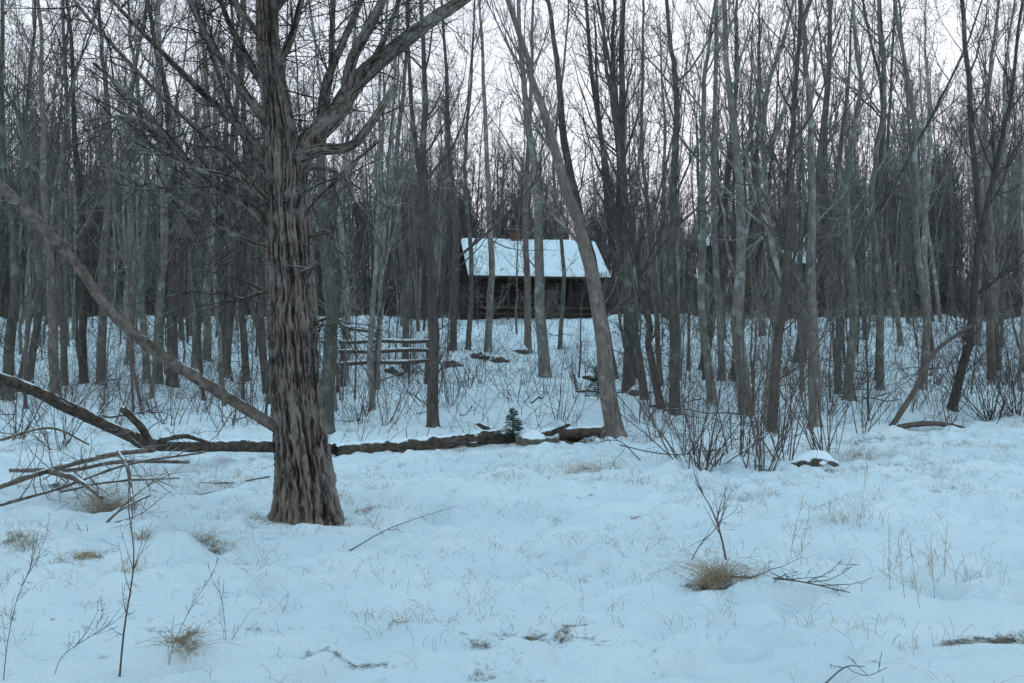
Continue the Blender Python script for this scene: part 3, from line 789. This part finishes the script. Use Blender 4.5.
def cabin(name, loc, rz, Wd, Dp, wallh, rise, over=.45, porch=True, chim=None):
    E = empty(name, loc, rz)
    T = Tubes(); r = .12; nlog = int(wallh/(2*r))
    for k in range(nlog):
        z = r+k*2*r
        for sy in (-1, 1):
            T.add([(-Wd/2-.2, sy*Dp/2, z), (-Wd/2-.199, sy*Dp/2, z), (Wd/2+.199, sy*Dp/2, z), (Wd/2+.2, sy*Dp/2, z)], [.01, r, r, .01], 10)
        for sx in (-1, 1):
            z2 = z+r
            T.add([(sx*Wd/2, -Dp/2-.2, z2), (sx*Wd/2, -Dp/2-.199, z2), (sx*Wd/2, Dp/2+.199, z2), (sx*Wd/2, Dp/2+.2, z2)], [.01, r*.98, r*.98, .01], 10)
    z = wallh+r
    while z < wallh+rise-.15:
        half = Dp/2*(1-(z-wallh)/rise)-.05
        for sx in (-1, 1):
            T.add([(sx*(Wd/2-.02), -half, z), (sx*(Wd/2-.02), half, z)], [r, r], 8)
        z += 2*r
    obj("log_walls", T.mesh("log_walls", M_logwall), E)
    boxes("foundation", [((0, 0, -.5), (Wd-.05, Dp-.05, 1.0))], M_stone, E)
    yb = -Dp/2
    sl = rise/(Dp/2)
    v = []; f = []
    oy = Dp/2+over+(.5 if porch else 0)
    zf = wallh+.12-sl*(oy-Dp/2)*(.8 if porch else 1)
    for (ye, ze) in ((-oy, zf), (Dp/2+over, wallh+.12-sl*over)):
        o = len(v); X2 = Wd/2+.5
        for x in (-X2, X2):
            v += [(x, ye, ze), (x, 0, wallh+rise+.12), (x, 0, wallh+rise+.26), (x, ye, ze+.14)]
        f += [[o, o+1, o+2, o+3], [o+7, o+6, o+5, o+4], [o, o+4, o+5, o+1], [o+3, o+2, o+6, o+7], [o, o+3, o+7, o+4]]
    obj("roof_boards", np_mesh("roof_boards", v, f, M_logwall, smooth=False), E)
    snow_roof("roof_snow_front", E, Wd+1.0, -oy, zf+.14, 0, wallh+rise+.26)
    snow_roof("roof_snow_back", E, Wd+1.0, Dp/2+over, wallh+.26-sl*over, 0, wallh+rise+.26, seed=4)
    fr = yb-.16
    boxes("door", [((Wd*.08, fr, 1.05), (.95, .08, 2.1))], M_trim, E)
    boxes("door_frame", [((Wd*.08-.54, fr, 1.08), (.12, .12, 2.2)), ((Wd*.08+.54, fr, 1.08), (.12, .12, 2.2))], M_logwall, E)
    gl, fm = [], []
    for wx in ((-Wd*.3, -Wd*.12, Wd*.3) if porch else (-Wd*.25,)):
        gl.append(((wx, fr, 1.55), (.9, .04, .9)))
        fm += [((wx, fr-.01, 2.05), (1.1, .08, .1)), ((wx, fr-.01, 1.05), (1.1, .08, .1)), ((wx-.5, fr-.01, 1.55), (.1, .08, .9)), ((wx+.5, fr-.01, 1.55), (.1, .08, .9)), ((wx, fr-.03, 1.55), (.05, .04, .9))]
    boxes("windows", gl, M_glass, E); boxes("window_frames", fm, M_logwall, E)
    if porch:
        ps = []
        for q in range(5):
            ps.append(((-Wd/2+.1+q*(Wd-.2)/4, -oy+.35, zf/2-.25), (.14, .14, zf+.55)))
        boxes("porch_posts", ps, M_logwall, E)
        boxes("porch_beam", [((0, -oy+.36, zf+.07), (Wd+.2, .12, .2))], M_logwall, E)
        boxes("porch_floor", [((0, (-oy+.2+yb-.14)/2, -.1), (Wd, abs(-oy+.2-yb+.14), .16))], M_trim, E)
        boxes("porch_rail", [((0, -oy+.33, .9), (Wd-.4, .06, .09)), ((0, -oy+.33, .5), (Wd-.4, .05, .06))], M_trim, E)
    if chim is not None:
        zt = wallh+rise
        boxes("chimney", [((chim, 0.1, zt/2+.5), (.75, .65, zt+1.0))], M_brick, E)
        boxes("chimney_cap", [((chim, 0.1, zt+1.05), (.9, .8, .1)), ((chim-.3, .1, zt+1.17), (.1, .5, .14)), ((chim+.3, .1, zt+1.17), (.1, .5, .14)), ((chim, .1, zt+1.27), (.85, .7, .06))], M_stone, E)
    return E
cd = 68.0
p = W(529, 320, cd)
cabin("log_cabin", (p.x, p.y, p.z-.25), math.radians(10), 8.4, 6.0, 3.2, 2.15, chim=-.9)
p = W(796, 282, 92); cabin("small_cabin", (p.x, p.y, p.z-.6), math.radians(8), 2.2, 3, 2.1, 1.0, over=.3, porch=False)
p = W(706, 266, 100); cabin("small_shed", (p.x, p.y, p.z-.6), math.radians(-14), 1.0, 2.4, 2.4, 1.0, over=.2, porch=False)

# ------------------------------------------------------------ rustic rail fence
fe = empty("wooden_rail_fence", (0, 0, 0))
T = Tubes(); S = Tubes()
def rail(p0, p1, r=.05):
    p0, p1 = np.array(tuple(p0)), np.array(tuple(p1)); m = [(p0*(1-t)+p1*t)+np.array([0, 0, .02*math.sin(t*9+p0[2]*7)]) for t in np.linspace(0, 1, 7)]
    T.add(m, [r*.9, r, r*1.05, r, r*.95, r, r*.8], 8)
    S.add([q+np.array([0, 0, r*.7]) for q in m], [.02, r*.75, r*.8, r*.65, r*.8, r*.7, .02], 8)
fd = 34.0
for (a, c, e, g, dd, de) in [(338, 342, 430, 341, fd, fd), (336, 352, 432, 350, fd-.8, fd-.8), (334, 364, 432, 361, fd-1.6, fd-1.6), (342, 327, 378, 333, fd+1.5, fd+1.2), (338, 343, 334, 363, fd, fd-1.6), (430, 342, 432, 361, fd, fd-1.6)]:
    rail(W(a, c, dd), W(e, g, de), .065)
for (u, v, dd) in [(342, 343, fd), (372, 342, fd), (428, 342, fd), (338, 364, fd-1.6), (373, 364, fd-1.6), (428, 362, fd-1.6), (344, 326, fd+1.5), (376, 332, fd+1.2)]:
    q = W(u, v, dd); g = hz(q.x, q.y)-.2
    T.add([(q.x, q.y, g), (q.x, q.y, (g+q.z)/2), (q.x, q.y, q.z), (q.x, q.y, q.z+.01)], [.065, .06, .055, .005], 8)
obj("rails_and_posts", T.mesh("rails_and_posts", M_trim), fe)
obj("rail_snow", S.mesh("rail_snow", M_snow), fe)

# ------------------------------------------------------------ world and sun
w = bpy.data.worlds.new("World"); scene.world = w; w.use_nodes = True
nt = w.node_tree; bg = nt.nodes["Background"]
sky = nt.nodes.new("ShaderNodeTexSky"); sky.sky_type = 'NISHITA'; sky.sun_disc = False
EL, AZ = math.radians(14), math.radians(15)
sky.sun_elevation = EL; sky.sun_rotation = AZ; sky.dust_density = 1.0; sky.air_density = 1.0
tc = nt.nodes.new("ShaderNodeTexCoord"); sx = nt.nodes.new("ShaderNodeSeparateXYZ")
nt.links.new(tc.outputs["Generated"], sx.inputs[0])
cl = ramp(nt, sx.outputs[2], [(0.0, (.6, .625, .67)), (.35, (.61, .645, .71)), (.62, (.43, .65, .8)), (1.0, (.37, .635, .8))]).outputs[0]
sc = nt.nodes.new("ShaderNodeVectorMath"); sc.operation = 'SCALE'; sc.inputs["Scale"].default_value = 16.3
nt.links.new(cl, sc.inputs[0])
mx = mixc(nt, .93, sky.outputs[0], sc.outputs[0])
nt.links.new(mx, bg.inputs[0]); bg.inputs[1].default_value = .1
sd = bpy.data.lights.new("sun", 'SUN'); sd.energy = .5; sd.angle = math.radians(20); sd.color = (1, .96, .94)
so = bpy.data.objects.new("sun", sd); COL.objects.link(so)
dirv = Vector((math.sin(AZ)*math.cos(EL), math.cos(AZ)*math.cos(EL), math.sin(EL)))
so.rotation_euler = dirv.to_track_quat('Z', 'Y').to_euler()
scene.view_settings.view_transform = 'Standard'; scene.view_settings.look = 'None'; scene.view_settings.exposure = 0
print("done", time.time()-_t0)
